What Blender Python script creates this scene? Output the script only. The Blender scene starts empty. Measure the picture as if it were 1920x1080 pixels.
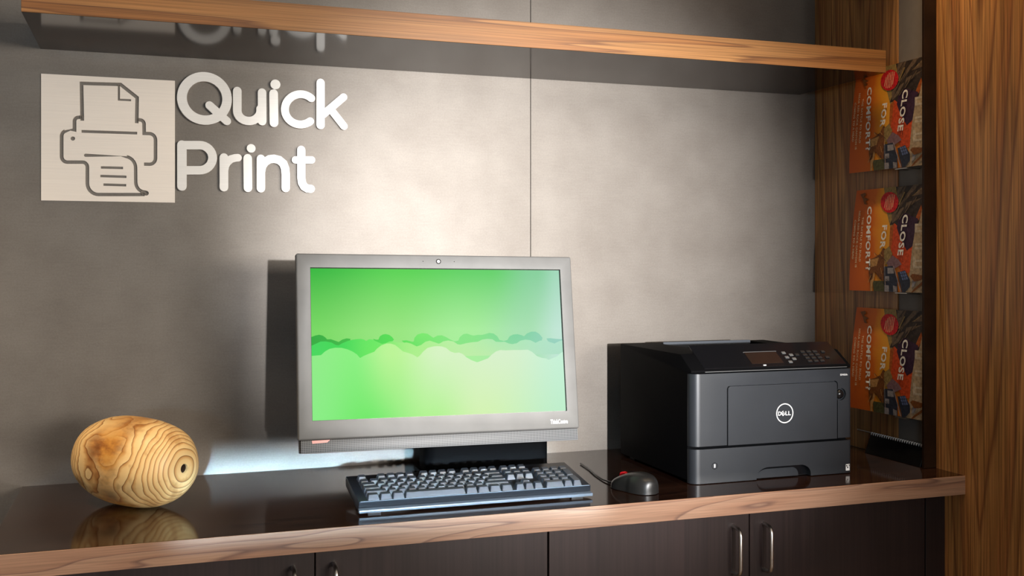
import bpy, bmesh, math, random
from mathutils import Matrix, Vector
random.seed(7)
C = bpy.context.scene
COL = C.collection
PI = math.pi

# ------------------------------------------------------------------ camera
F, CX, HOR, DIST, ZC = 1972.0, 960.0, 491.0, 2.4, 1.227
YAW = math.atan(680 / F)
cs, sn = math.cos(YAW), math.sin(YAW)
cam = bpy.data.cameras.new('camera')
cam.sensor_width = 36
cam.lens = F / 1920 * 36
cam.shift_y = -49 / 1920
cam.clip_start = 0.05
camo = bpy.data.objects.new('camera', cam)
COL.objects.link(camo)
camo.location = (0, -DIST, ZC)
camo.rotation_euler = (PI / 2, 0, -YAW)
C.camera = camo

# ------------------------------------------------------------------ view, world, lamps
C.view_settings.view_transform = 'Standard'
C.view_settings.look = 'None'
C.view_settings.gamma = 1
C.view_settings.use_curve_mapping = False
C.view_settings.exposure = 0.0
C.cycles.blur_glossy = 0.0
w = bpy.data.worlds.new('world')
C.world = w
w.use_nodes = True
w.node_tree.nodes['Background'].inputs[0].default_value = (1.0, 0.93, 0.85, 1)
w.node_tree.nodes['Background'].inputs[1].default_value = 0.13


def aim(o, target):
    d = Vector(target) - Vector(o.location)
    o.rotation_euler = d.to_track_quat('-Z', 'Y').to_euler()


def spot(name, loc, target, power, angle, blend, col, radius=0.03):
    l = bpy.data.lights.new(name, 'SPOT')
    l.energy = power
    l.spot_size = math.radians(angle)
    l.spot_blend = blend
    l.color = col
    l.shadow_soft_size = radius
    o = bpy.data.objects.new(name, l)
    COL.objects.link(o)
    o.location = loc
    aim(o, target)
    return o


def area(name, loc, target, power, sx, sy, col):
    l = bpy.data.lights.new(name, 'AREA')
    l.shape = 'RECTANGLE'
    l.size, l.size_y = sx, sy
    l.energy = power
    l.color = col
    o = bpy.data.objects.new(name, l)
    COL.objects.link(o)
    o.location = loc
    aim(o, target)
    return o


# lamp aimed at the niche from the far side of the room, low and nearly square to the back wall
spot('room_lamp', (0.66, -6.0, 1.46), (0.93, 0, 1.23), 3300, 16.0, 1.0, (0.97, 0.97, 0.98), 0.045)
# bluish daylight from a low window far to the left
area('daylight_lamp', (-1.75, -6.0, 1.40), (0.4, 0, 0.9), 30, 0.9, 0.24, (0.55, 0.78, 1.0))
# added strip lamp imitating cool daylight, reflected off the worktop onto the lower wall
low = area('daylight_lamp', (0.02, -3.62, 1.16), (0.47, -0.27, 0.768), 1.4, 0.78, 0.07, (0.46, 0.74, 1.0))
low.data.spread = math.radians(2.0)
# wide window to the right behind the camera
area('daylight_lamp', (2.75, -5.4, 1.55), (0.8, 0, 1.2), 190, 2.6, 0.8, (1.0, 0.94, 0.85))
# warm ceiling downlights in front of the niche
for x, y, p in ((-0.75, -0.85, 105), (0.45, -1.35, 22), (1.25, -1.35, 16)):
    spot('ceiling_downlight', (x, y, 2.57), (x, y + 0.25, 0.8), p, 75, 0.8, (1.0, 0.72, 0.42), 0.05)
spot('ceiling_downlight', (1.50, -0.62, 2.57), (1.70, -0.60, 1.2), 60, 52, 0.9, (1.0, 0.70, 0.40), 0.04)


# ------------------------------------------------------------------ pixel helpers (a pixel of the photograph on a real plane)
def _ray(px, py):
    a = (px - CX) / F
    return (sn + a * cs, cs - a * sn, (HOR - py) / F)


def onY(px, py, Y):
    d = _ray(px, py)
    t = (Y + DIST) / d[1]
    return (d[0] * t, ZC + d[2] * t)


# ------------------------------------------------------------------ materials
def newmat(name):
    m = bpy.data.materials.new(name)
    m.use_nodes = True
    nt = m.node_tree
    return m, nt, nt.nodes, nt.links, nt.nodes['Principled BSDF']


def plain(name, col, rough=0.5, metal=0.0, spec=0.5, coat=0.0, noise=0.0, nscale=60, bump=0.0, bscale=300):
    m, nt, N, L, P = newmat(name)
    P.inputs['Base Color'].default_value = (*col, 1)
    P.inputs['Roughness'].default_value = rough
    P.inputs['Metallic'].default_value = metal
    P.inputs['Specular IOR Level'].default_value = spec
    P.inputs['Coat Weight'].default_value = coat
    P.inputs['Coat Roughness'].default_value = 0.08
    tc = N.new('ShaderNodeTexCoord')
    if noise:
        n = N.new('ShaderNodeTexNoise')
        n.inputs['Scale'].default_value = nscale
        n.inputs['Detail'].default_value = 5
        L.new(tc.outputs['Object'], n.inputs['Vector'])
        r = N.new('ShaderNodeValToRGB')
        r.color_ramp.elements[0].position = 0.3
        r.color_ramp.elements[1].position = 0.7
        r.color_ramp.elements[0].color = (*[c * (1 - noise) for c in col], 1)
        r.color_ramp.elements[1].color = (*[min(1, c * (1 + noise)) for c in col], 1)
        L.new(n.outputs['Fac'], r.inputs['Fac'])
        L.new(r.outputs['Color'], P.inputs['Base Color'])
    if bump:
        n2 = N.new('ShaderNodeTexNoise')
        n2.inputs['Scale'].default_value = bscale
        n2.inputs['Detail'].default_value = 3
        L.new(tc.outputs['Object'], n2.inputs['Vector'])
        b = N.new('ShaderNodeBump')
        b.inputs['Strength'].default_value = bump
        b.inputs['Distance'].default_value = 0.001
        L.new(n2.outputs['Fac'], b.inputs['Height'])
        L.new(b.outputs['Normal'], P.inputs['Normal'])
    return m


def ramp(N, stops):
    r = N.new('ShaderNodeValToRGB')
    e = r.color_ramp.elements
    while len(e) < len(stops):
        e.new(0.5)
    for i, (p, c) in enumerate(stops):
        e[i].position = p
        e[i].color = (*c, 1)
    return r


def mathn(N, L, op, a, b=None, c=None):
    n = N.new('ShaderNodeMath')
    n.operation = op
    for i, v in enumerate((a, b, c)):
        if v is None:
            continue
        if isinstance(v, (int, float)):
            n.inputs[i].default_value = v
        else:
            L.new(v, n.inputs[i])
    return n.outputs[0]


def mixc(N, L, fac, a, b, mode='MIX'):
    n = N.new('ShaderNodeMix')
    n.data_type = 'RGBA'
    n.blend_type = mode
    for sock, v in ((n.inputs[0], fac), (n.inputs[6], a), (n.inputs[7], b)):
        if isinstance(v, (int, float)):
            sock.default_value = v
        elif isinstance(v, tuple):
            sock.default_value = (*v, 1)
        else:
            L.new(v, sock)
    return n.outputs[2]


def wood(name, stretch, cols, rings=9.0, nscale=1.0, rough=0.38, seed=0.0, parab=None, fine=0.35, spec=0.4, coat=0.0, coatr=0.1, detail=2.0):
    """stretch: scale of object coords per axis (small along the grain)."""
    m, nt, N, L, P = newmat(name)
    tc = N.new('ShaderNodeTexCoord')
    mp = N.new('ShaderNodeMapping')
    mp.inputs['Scale'].default_value = stretch
    mp.inputs['Location'].default_value = (seed, seed * 1.7, seed * 0.6)
    L.new(tc.outputs['Object'], mp.inputs['Vector'])
    n = N.new('ShaderNodeTexNoise')
    n.inputs['Scale'].default_value = nscale
    n.inputs['Detail'].default_value = detail
    n.inputs['Roughness'].default_value = 0.45
    L.new(mp.outputs['Vector'], n.inputs['Vector'])
    val = mathn(N, L, 'MULTIPLY', n.outputs['Fac'], rings)
    if parab:
        axis, c0, k, along, ka = parab
        sx = N.new('ShaderNodeSeparateXYZ')
        L.new(tc.outputs['Object'], sx.inputs[0])
        d = mathn(N, L, 'SUBTRACT', sx.outputs[axis], c0)
        d2 = mathn(N, L, 'ABSOLUTE', d)
        d2 = mathn(N, L, 'POWER', d2, 1.25)
        p = mathn(N, L, 'MULTIPLY', d2, k)
        q = mathn(N, L, 'MULTIPLY', sx.outputs[along], ka)
        val = mathn(N, L, 'ADD', val, mathn(N, L, 'SUBTRACT', p, q))
    fr = mathn(N, L, 'FRACT', val)
    if parab:
        r = ramp(N, [(0.0, cols[0]), (0.18, cols[1]), (0.23, cols[3]), (0.30, cols[0]), (0.55, cols[1]), (0.62, cols[2]), (0.66, cols[1]), (0.84, cols[2]), (0.88, cols[3]), (1.0, cols[0])])
    else:
        r = ramp(N, [(0.0, cols[0]), (0.55, cols[1]), (0.86, cols[2]), (0.95, cols[3]), (1.0, cols[0])])
    L.new(fr, r.inputs['Fac'])
    # fine fibres
    mp2 = N.new('ShaderNodeMapping')
    mp2.inputs['Scale'].default_value = [s * 14 if s > 2 else s * 3 for s in stretch]
    L.new(tc.outputs['Object'], mp2.inputs['Vector'])
    n2 = N.new('ShaderNodeTexNoise')
    n2.inputs['Scale'].default_value = 2.0
    n2.inputs['Detail'].default_value = 4
    L.new(mp2.outputs['Vector'], n2.inputs['Vector'])
    r2 = ramp(N, [(0.35, (1 - fine,) * 3), (0.65, (1 + fine * 0.3,) * 3)])
    L.new(n2.outputs['Fac'], r2.inputs['Fac'])
    col = mixc(N, L, 1.0, r.outputs['Color'], r2.outputs['Color'], 'MULTIPLY')
    # broad tone change
    n3 = N.new('ShaderNodeTexNoise')
    n3.inputs['Scale'].default_value = 0.7
    n3.inputs['Detail'].default_value = 1
    L.new(mp.outputs['Vector'], n3.inputs['Vector'])
    r3 = ramp(N, [(0.35, (0.8, 0.78, 0.75)), (0.65, (1.1, 1.1, 1.1))])
    L.new(n3.outputs['Fac'], r3.inputs['Fac'])
    col = mixc(N, L, 1.0, col, r3.outputs['Color'], 'MULTIPLY')
    L.new(col, P.inputs['Base Color'])
    P.inputs['Roughness'].default_value = rough
    P.inputs['Specular IOR Level'].default_value = spec
    P.inputs['Coat Weight'].default_value = coat
    P.inputs['Coat Roughness'].default_value = coatr
    return m


WAL = [(0.49, 0.232, 0.074), (0.43, 0.188, 0.057), (0.36, 0.140, 0.045), (0.25, 0.096, 0.033)]
WALP = [(0.33, 0.195, 0.128), (0.31, 0.175, 0.112), (0.28, 0.15, 0.094), (0.16, 0.085, 0.06)]
M = {}
M['walnut_shelf'] = wood('walnut_shelf', (0.55, 5, 26), [(0.40, 0.185, 0.06), (0.36, 0.155, 0.047), (0.31, 0.125, 0.036), (0.20, 0.08, 0.026)], rings=5, nscale=1.0, seed=3.1, fine=0.38)
M['walnut_counter'] = wood('walnut_counter', (1.5, 6, 14), WALP, rings=9.0, nscale=1.0, seed=8.4, fine=0.2)
M['walnut_panel'] = wood('walnut_panel', (6, 9, 0.8), WAL, rings=1.5, nscale=0.8, seed=2.0, parab=(1, -0.592, 24.0, 2, 1.1), fine=0.5)
M['walnut_rear'] = wood('walnut_rear', (6, 9, 0.8), WAL, rings=1.2, nscale=0.8, seed=5.0, parab=(1, -0.19, 18.0, 2, 0.9), fine=0.5)
ESP = [(0.030, 0.013, 0.008), (0.024, 0.010, 0.006), (0.018, 0.007, 0.0045), (0.011, 0.0045, 0.003)]
M['espresso_gloss'] = wood('espresso_gloss', (0.8, 12, 12), ESP, rings=8, seed=1.0, rough=0.10, spec=0.5, fine=0.3)
M['espresso_shelf'] = wood('espresso_shelf', (0.8, 12, 12), ESP, rings=8, seed=1.0, rough=0.11, spec=0.12, fine=0.3)
M['espresso_door'] = wood('espresso_door', (9, 9, 0.7), [(0.025, 0.014, 0.013), (0.0235, 0.0135, 0.0125), (0.022, 0.0125, 0.012), (0.020, 0.011, 0.0105)], rings=4, seed=4.0, rough=0.45, spec=0.3, fine=0.22)
M['dark_trim'] = plain('dark_trim', (0.020, 0.0085, 0.0035), 0.5, spec=0.12, noise=0.3, nscale=20)
M['dark_gap'] = plain('dark_gap', (0.004, 0.003, 0.003), 0.8)
M['grey_paint'] = plain('grey_paint', (0.17, 0.145, 0.125), 0.8, noise=0.04, bump=0.1)
M['white_paint'] = plain('white_paint', (0.62, 0.58, 0.52), 0.8, noise=0.02)
M['floor'] = plain('floor', (0.20, 0.15, 0.11), 0.5, noise=0.2, nscale=5)


def laminate():
    m, nt, N, L, P = newmat('taupe_laminate')
    tc = N.new('ShaderNodeTexCoord')
    n = N.new('ShaderNodeTexNoise')
    n.inputs['Scale'].default_value = 260
    n.inputs['Detail'].default_value = 6
    n.inputs['Roughness'].default_value = 0.7
    L.new(tc.outputs['Object'], n.inputs['Vector'])
    n2 = N.new('ShaderNodeTexNoise')
    n2.inputs['Scale'].default_value = 9
    n2.inputs['Detail'].default_value = 4
    L.new(tc.outputs['Object'], n2.inputs['Vector'])
    mp = N.new('ShaderNodeMapping')
    mp.inputs['Scale'].default_value = (12, 12, 160)
    L.new(tc.outputs['Object'], mp.inputs['Vector'])
    n4 = N.new('ShaderNodeTexNoise')
    n4.inputs['Scale'].default_value = 2
    n4.inputs['Detail'].default_value = 3
    L.new(mp.outputs['Vector'], n4.inputs['Vector'])
    r = ramp(N, [(0.25, (0.158, 0.138, 0.119)), (0.75, (0.203, 0.181, 0.159))])
    L.new(n.outputs['Fac'], r.inputs['Fac'])
    r2 = ramp(N, [(0.3, (0.88, 0.86, 0.84)), (0.7, (1.08, 1.08, 1.07))])
    L.new(n2.outputs['Fac'], r2.inputs['Fac'])
    r4 = ramp(N, [(0.3, (0.96, 0.96, 0.96)), (0.7, (1.03, 1.03, 1.03))])
    L.new(n4.outputs['Fac'], r4.inputs['Fac'])
    c = mixc(N, L, 1.0, r.outputs['Color'], r2.outputs['Color'], 'MULTIPLY')
    c = mixc(N, L, 1.0, c, r4.outputs['Color'], 'MULTIPLY')
    L.new(c, P.inputs['Base Color'])
    P.inputs['Roughness'].default_value = 0.49
    P.inputs['Metallic'].default_value = 0.42
    P.inputs['Specular IOR Level'].default_value = 0.5
    b = N.new('ShaderNodeBump')
    b.inputs['Strength'].default_value = 0.13
    b.inputs['Distance'].default_value = 0.0006
    L.new(n.outputs['Fac'], b.inputs['Height'])
    L.new(b.outputs['Normal'], P.inputs['Normal'])
    return m


M['laminate'] = laminate()


def brushed(name, col, rough, metal):
    m, nt, N, L, P = newmat(name)
    tc = N.new('ShaderNodeTexCoord')
    mp = N.new('ShaderNodeMapping')
    mp.inputs['Scale'].default_value = (3, 30, 260)
    L.new(tc.outputs['Object'], mp.inputs['Vector'])
    n = N.new('ShaderNodeTexNoise')
    n.inputs['Scale'].default_value = 3
    n.inputs['Detail'].default_value = 3
    L.new(mp.outputs['Vector'], n.inputs['Vector'])
    r = ramp(N, [(0.3, tuple(c * 0.94 for c in col)), (0.7, col)])
    L.new(n.outputs['Fac'], r.inputs['Fac'])
    L.new(r.outputs['Color'], P.inputs['Base Color'])
    P.inputs['Roughness'].default_value = rough
    P.inputs['Metallic'].default_value = metal
    return m


M['brushed'] = brushed('brushed_aluminium', (0.88, 0.79, 0.70), 0.5, 0.35)
M['letter'] = brushed('brushed_letter', (0.86, 0.83, 0.79), 0.5, 0.3)
M['nickel'] = plain('satin_nickel', (0.62, 0.58, 0.54), 0.3, metal=1.0)
M['bezel'] = plain('monitor_grey', (0.148, 0.146, 0.140), 0.45, noise=0.1, nscale=18, bump=0.06, bscale=900)
M['black_plastic'] = plain('black_plastic', (0.012, 0.012, 0.013), 0.38, bump=0.05, bscale=900)
M['printer_body'] = plain('printer_black', (0.0035, 0.0035, 0.004), 0.55, spec=0.015, bump=0.08, bscale=1200)
M['printer_front'] = plain('printer_charcoal', (0.020, 0.023, 0.028), 0.36, noise=0.08, nscale=12, bump=0.08, bscale=1400)
M['stand_black'] = plain('stand_black', (0.003, 0.003, 0.0032), 0.6, spec=0.015)
M['gloss_black'] = plain('gloss_black', (0.006, 0.006, 0.007), 0.12)
M['white_print'] = plain('white_print', (0.85, 0.85, 0.85), 0.5)
M['grey_print'] = plain('grey_print', (0.30, 0.30, 0.30), 0.5)
M['trim_grey'] = plain('trim_grey', (0.11, 0.11, 0.11), 0.35)
M['key'] = plain('key_plastic', (0.022, 0.023, 0.026), 0.33, spec=1.0)
M['keyboard'] = plain('keyboard_plastic', (0.007, 0.007, 0.008), 0.30, spec=0.3, bump=0.04, bscale=900)
M['kb_lip'] = plain('keyboard_lip', (0.075, 0.083, 0.095), 0.32)
M['mouse'] = plain('mouse_plastic', (0.013, 0.013, 0.013), 0.36)
M['red'] = plain('red_rubber', (0.65, 0.012, 0.02), 0.4)
M['pink_mark'] = plain('faded_red_mark', (0.85, 0.34, 0.30), 0.4)
M['dark_glass'] = plain('dark_glass', (0.02, 0.012, 0.009), 0.1)
M['paper'] = plain('paper_edge', (0.62, 0.58, 0.52), 0.8, noise=0.2, nscale=400)
M['lens'] = plain('camera_lens', (0.30, 0.28, 0.25), 0.15)
M['rod'] = plain('steel_rod', (0.35, 0.32, 0.29), 0.3, metal=0.9)
M['wire_white'] = plain('spiral_wire', (0.9, 0.9, 0.9), 0.4)


def speaker_mat():
    m, nt, N, L, P = newmat('speaker_grille')
    tc = N.new('ShaderNodeTexCoord')
    uv = N.new('ShaderNodeMapping')
    uv.inputs['Scale'].default_value = (300, 300, 300)
    L.new(tc.outputs['UV'], uv.inputs['Vector'])
    v = N.new('ShaderNodeTexVoronoi')
    v.inputs['Scale'].default_value = 1.0
    v.inputs['Randomness'].default_value = 0.0
    L.new(uv.outputs['Vector'], v.inputs['Vector'])
    r = ramp(N, [(0.25, (0.02, 0.022, 0.025)), (0.42, (0.19, 0.195, 0.20))])
    L.new(v.outputs['Distance'], r.inputs['Fac'])
    L.new(r.outputs['Color'], P.inputs['Base Color'])
    P.inputs['Roughness'].default_value = 0.45
    return m


M['speaker'] = speaker_mat()


def screen_mat(name, top, bot, vlo, vhi):
    """flat picture on a lit screen: colours across (UV x) at the top and at the bottom, blended by UV y"""
    m, nt, N, L, P = newmat(name)
    tc = N.new('ShaderNodeTexCoord')
    sx = N.new('ShaderNodeSeparateXYZ')
    L.new(tc.outputs['UV'], sx.inputs[0])
    lin = lambda c: tuple(((x / 255 + 0.055) / 1.055) ** 2.4 for x in c)
    r1 = ramp(N, [(p, lin(c)) for p, c in top])
    r2 = ramp(N, [(p, lin(c)) for p, c in bot])
    for r in (r1, r2):
        r.color_ramp.interpolation = 'EASE'
        L.new(sx.outputs[0], r.inputs['Fac'])
    mr = N.new('ShaderNodeMapRange')
    mr.inputs[1].default_value = vlo
    mr.inputs[2].default_value = vhi
    L.new(sx.outputs[1], mr.inputs[0])
    c = mixc(N, L, mr.outputs[0], r2.outputs['Color'], r1.outputs['Color'])
    P.inputs['Base Color'].default_value = (0.01, 0.01, 0.01, 1)
    P.inputs['Roughness'].default_value = 0.4
    P.inputs['Specular IOR Level'].default_value = 0.06
    L.new(c, P.inputs['Emission Color'])
    P.inputs['Emission Strength'].default_value = 0.95
    return m


M['scr_sky'] = screen_mat('screen_sky',
    [(0, (28, 182, 44)), (0.35, (70, 208, 62)), (0.7, (84, 206, 92)), (0.9, (125, 205, 150)), (1, (158, 215, 185))],
    [(0, (112, 216, 88)), (0.3, (140, 226, 112)), (0.6, (160, 236, 146)), (0.85, (160, 222, 172)), (1, (190, 228, 212))], 0.58, 0.98)
M['scr_back'] = screen_mat('screen_clouds_back',
    [(0, (0, 172, 40)), (0.16, (10, 180, 36)), (0.3, (55, 218, 58)), (0.42, (110, 232, 92)), (0.6, (125, 226, 122)), (0.8, (110, 206, 150)), (1, (150, 208, 190))],
    [(0, (0, 165, 40)), (0.3, (50, 215, 50)), (0.6, (120, 225, 120)), (1, (140, 205, 185))], 0.4, 0.6)
M['scr_mid'] = screen_mat('screen_clouds_middle',
    [(0, (40, 210, 80)), (0.1, (10, 212, 62)), (0.22, (82, 228, 78)), (0.36, (150, 236, 118)), (0.55, (178, 238, 156)), (0.75, (158, 228, 172)), (1, (174, 226, 202))],
    [(0, (50, 215, 80)), (0.1, (40, 215, 72)), (0.25, (92, 230, 76)), (0.4, (165, 236, 128)), (0.6, (182, 234, 158)), (1, (170, 222, 195))], 0.4, 0.58)
M['scr_front'] = screen_mat('screen_clouds_front',
    [(0, (138, 236, 130)), (0.15, (128, 238, 118)), (0.3, (180, 242, 140)), (0.5, (210, 240, 190)), (0.75, (212, 238, 200)), (1, (196, 240, 214))],
    [(0, (132, 238, 128)), (0.2, (100, 232, 92)), (0.45, (172, 240, 138)), (0.65, (206, 240, 172)), (1, (186, 236, 200))], 0.02, 0.42)


def ball_mat():
    m, nt, N, L, P = newmat('turned_pale_wood')
    tc = N.new('ShaderNodeTexCoord')
    sx = N.new('ShaderNodeSeparateXYZ')
    L.new(tc.outputs['Object'], sx.inputs[0])
    n = N.new('ShaderNodeTexNoise')
    n.inputs['Scale'].default_value = 9
    n.inputs['Detail'].default_value = 2
    L.new(tc.outputs['Object'], n.inputs['Vector'])
    x2 = mathn(N, L, 'POWER', mathn(N, L, 'ABSOLUTE', sx.outputs[1]), 2.0)
    z2 = mathn(N, L, 'POWER', mathn(N, L, 'ABSOLUTE', sx.outputs[2]), 2.0)
    rad = mathn(N, L, 'SQRT', mathn(N, L, 'ADD', x2, z2))
    wob = mathn(N, L, 'MULTIPLY', mathn(N, L, 'SUBTRACT', n.outputs['Fac'], 0.5), 0.028)
    rr = mathn(N, L, 'ADD', rad, wob)
    k = mathn(N, L, 'POWER', mathn(N, L, 'MULTIPLY', rr, 11.0), 2.4)
    fr = mathn(N, L, 'FRACT', mathn(N, L, 'ADD', mathn(N, L, 'MULTIPLY', k, 12.0), 0.35))
    r = ramp(N, [(0.0, (0.98, 0.72, 0.35)), (0.6, (0.92, 0.62, 0.27)), (0.85, (0.66, 0.34, 0.11)), (0.94, (0.24, 0.09, 0.025)), (1.0, (0.95, 0.68, 0.32))])
    L.new(fr, r.inputs['Fac'])
    # outer wood: amber with brown stains
    n2 = N.new('ShaderNodeTexNoise')
    n2.inputs['Scale'].default_value = 13
    n2.inputs['Detail'].default_value = 7
    n2.inputs['Roughness'].default_value = 0.62
    mp = N.new('ShaderNodeMapping')
    mp.inputs['Scale'].default_value = (1.0, 0.8, 1.9)
    mp.inputs['Location'].default_value = (0.31, 0.7, 0.1)
    L.new(tc.outputs['Object'], mp.inputs['Vector'])
    L.new(mp.outputs['Vector'], n2.inputs['Vector'])
    ro = ramp(N, [(0.32, (0.10, 0.028, 0.008)), (0.45, (0.34, 0.115, 0.02)), (0.56, (0.66, 0.30, 0.055)), (0.70, (0.74, 0.42, 0.12))])
    L.new(n2.outputs['Fac'], ro.inputs['Fac'])
    msk = ramp(N, [(0.0, (0, 0, 0)), (1.0, (1, 1, 1))])
    mr = N.new('ShaderNodeMapRange')
    mr.inputs[1].default_value = 0.0815
    mr.inputs[2].default_value = 0.0855
    L.new(mathn(N, L, 'ADD', rad, mathn(N, L, 'MULTIPLY', wob, 0.25)), mr.inputs[0])
    c = mixc(N, L, mr.outputs[0], r.outputs['Color'], ro.outputs['Color'])
    # scattered darker age stains over everything
    n3 = N.new('ShaderNodeTexNoise')
    n3.inputs['Scale'].default_value = 24
    n3.inputs['Detail'].default_value = 6
    L.new(tc.outputs['Object'], n3.inputs['Vector'])
    r3 = ramp(N, [(0.34, (0.6, 0.45, 0.32)), (0.46, (1, 1, 1))])
    L.new(n3.outputs['Fac'], r3.inputs['Fac'])
    c = mixc(N, L, 0.7, c, r3.outputs['Color'], 'MULTIPLY')
    L.new(c, P.inputs['Base Color'])
    P.inputs['Roughness'].default_value = 0.45
    return m


M['ball'] = ball_mat()
M['hole'] = plain('dark_hole', (0.05, 0.02, 0.008), 0.9)


def cover_mat():
    m, nt, N, L, P = newmat('cover_orange')
    tc = N.new('ShaderNodeTexCoord')
    sx = N.new('ShaderNodeSeparateXYZ')
    L.new(tc.outputs['UV'], sx.inputs[0])
    n = N.new('ShaderNodeTexNoise')
    n.inputs['Scale'].default_value = 4
    n.inputs['Detail'].default_value = 4
    L.new(tc.outputs['UV'], n.inputs['Vector'])
    f = mathn(N, L, 'ADD', sx.outputs[0], mathn(N, L, 'MULTIPLY', mathn(N, L, 'SUBTRACT', n.outputs['Fac'], 0.5), 0.25))
    r = ramp(N, [(0.0, (0.46, 0.085, 0.014)), (0.30, (0.56, 0.12, 0.012)), (0.42, (0.68, 0.26, 0.016)), (0.55, (0.68, 0.31, 0.03)), (0.62, (0.50, 0.14, 0.016))])
    L.new(f, r.inputs['Fac'])
    L.new(r.outputs['Color'], P.inputs['Base Color'])
    P.inputs['Roughness'].default_value = 0.42
    P.inputs['Specular IOR Level'].default_value = 0.14
    return m


M['cover'] = cover_mat()
for nm, c in dict(c_dark=(0.045, 0.032, 0.026), c_rock=(0.15, 0.10, 0.065), c_purple=(0.05, 0.022, 0.045), c_redorange=(0.62, 0.075, 0.02),
                  c_crimson=(0.62, 0.02, 0.025), c_beige=(0.46, 0.33, 0.20), c_pale=(0.58, 0.47, 0.34), c_navy=(0.035, 0.04, 0.06),
                  c_pane=(0.14, 0.18, 0.34), c_wall=(0.30, 0.27, 0.27), c_brown=(0.20, 0.07, 0.02), c_green=(0.09, 0.085, 0.035),
                  c_olive=(0.30, 0.20, 0.07), c_mauve=(0.22, 0.12, 0.13), c_white=(0.88, 0.82, 0.72), c_black=(0.01, 0.01, 0.01),
                  c_cream=(0.80, 0.55, 0.30), c_sand=(0.55, 0.28, 0.09), c_rust=(0.42, 0.10, 0.02)).items():
    M[nm] = plain(nm, tuple(x * 0.8 for x in c), 0.45, spec=0.12, noise=0.3, nscale=160)


# ------------------------------------------------------------------ mesh helpers
def tag(o, label=None, cat=None, group=None, kind=None):
    for k, v in (('label', label), ('category', cat), ('group', group), ('kind', kind)):
        if v:
            o[k] = v
    return o


def empty(name, loc, label=None, cat=None, group=None, rz=0.0):
    o = bpy.data.objects.new(name, None)
    o.empty_display_size = 0.05
    COL.objects.link(o)
    o.location = loc
    o.rotation_euler = (0, 0, rz)
    return tag(o, label, cat, group)


def smooth(me, angle=35):
    for p in me.polygons:
        p.use_smooth = True
    me.set_sharp_from_angle(angle=math.radians(angle))


def root_of(o):
    while o.parent:
        o = o.parent
    return o


def obj(name, bm, mat, parent=None, Mx=None, local=False, sm=True, angle=35):
    """bm in world coordinates (or, with local=True, in the thing's own frame) -> ONE mesh object"""
    if isinstance(bm, bmesh.types.BMesh):
        if Mx is not None:
            bm.transform(Mx)
        bmesh.ops.recalc_face_normals(bm, faces=bm.faces) if not bm.faces.layers.int.get('keep') else None
        me = bpy.data.meshes.new(name)
        bm.to_mesh(me)
        bm.free()
    else:
        me = bm
        if Mx is not None:
            me.transform(Mx)
    if parent and not local:
        r = root_of(parent)
        me.transform((Matrix.Translation(r.location) @ r.rotation_euler.to_matrix().to_4x4()).inverted())
    if mat:
        me.materials.clear()
        me.materials.append(mat)
    if sm:
        smooth(me, angle)
    o = bpy.data.objects.new(name, me)
    COL.objects.link(o)
    if parent:
        o.parent = parent
    return o


def box(bm, x0, x1, y0, y1, z0, z1, bev=0.0, seg=2):
    vs = [bm.verts.new((x, y, z)) for x in (x0, x1) for y in (y0, y1) for z in (z0, z1)]
    idx = [(0, 1, 3, 2), (4, 6, 7, 5), (0, 4, 5, 1), (2, 3, 7, 6), (0, 2, 6, 4), (1, 5, 7, 3)]
    fs = [bm.faces.new([vs[i] for i in f]) for f in idx]
    if bev:
        es = list({e for f in fs for e in f.edges})
        bmesh.ops.bevel(bm, geom=es, offset=bev, segments=seg, profile=0.5, affect='EDGES')
    return bm


def bx(*a, **k):
    return box(bmesh.new(), *a, **k)


def prism(bm, pts, a0, a1, axes='xz'):
    """extrude a closed 2-D outline between a0 and a1 along the remaining axis"""
    def mk(p, a):
        if axes == 'xz':
            return (p[0], a, p[1])
        if axes == 'xy':
            return (p[0], p[1], a)
        return (a, p[0], p[1])  # 'yz'
    A = [bm.verts.new(mk(p, a0)) for p in pts]
    B = [bm.verts.new(mk(p, a1)) for p in pts]
    n = len(pts)
    fa = bm.faces.new(A)
    fb = bm.faces.new(B[::-1])
    for i in range(n):
        bm.faces.new([A[i], B[i], B[(i + 1) % n], A[(i + 1) % n]])
    return bm, fa, fb


def tube(bm, path, r, seg=10, cap=True):
    path = [Vector(p) for p in path]
    rings = []
    up = None
    for i, p in enumerate(path):
        t = (path[min(i + 1, len(path) - 1)] - path[max(i - 1, 0)]).normalized()
        if up is None:
            up = Vector((0, 0, 1)) if abs(t.z) < 0.9 else Vector((1, 0, 0))
        a = t.cross(up).normalized()
        up = a.cross(t).normalized()
        rr = r[i] if isinstance(r, (list, tuple)) else r
        rings.append([bm.verts.new(p + (a * math.cos(2 * PI * k / seg) + up * math.sin(2 * PI * k / seg)) * rr) for k in range(seg)])
    for i in range(len(rings) - 1):
        for k in range(seg):
            bm.faces.new([rings[i][k], rings[i][(k + 1) % seg], rings[i + 1][(k + 1) % seg], rings[i + 1][k]])
    if cap:
        bm.faces.new(rings[0][::-1])
        bm.faces.new(rings[-1])
    return bm


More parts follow.
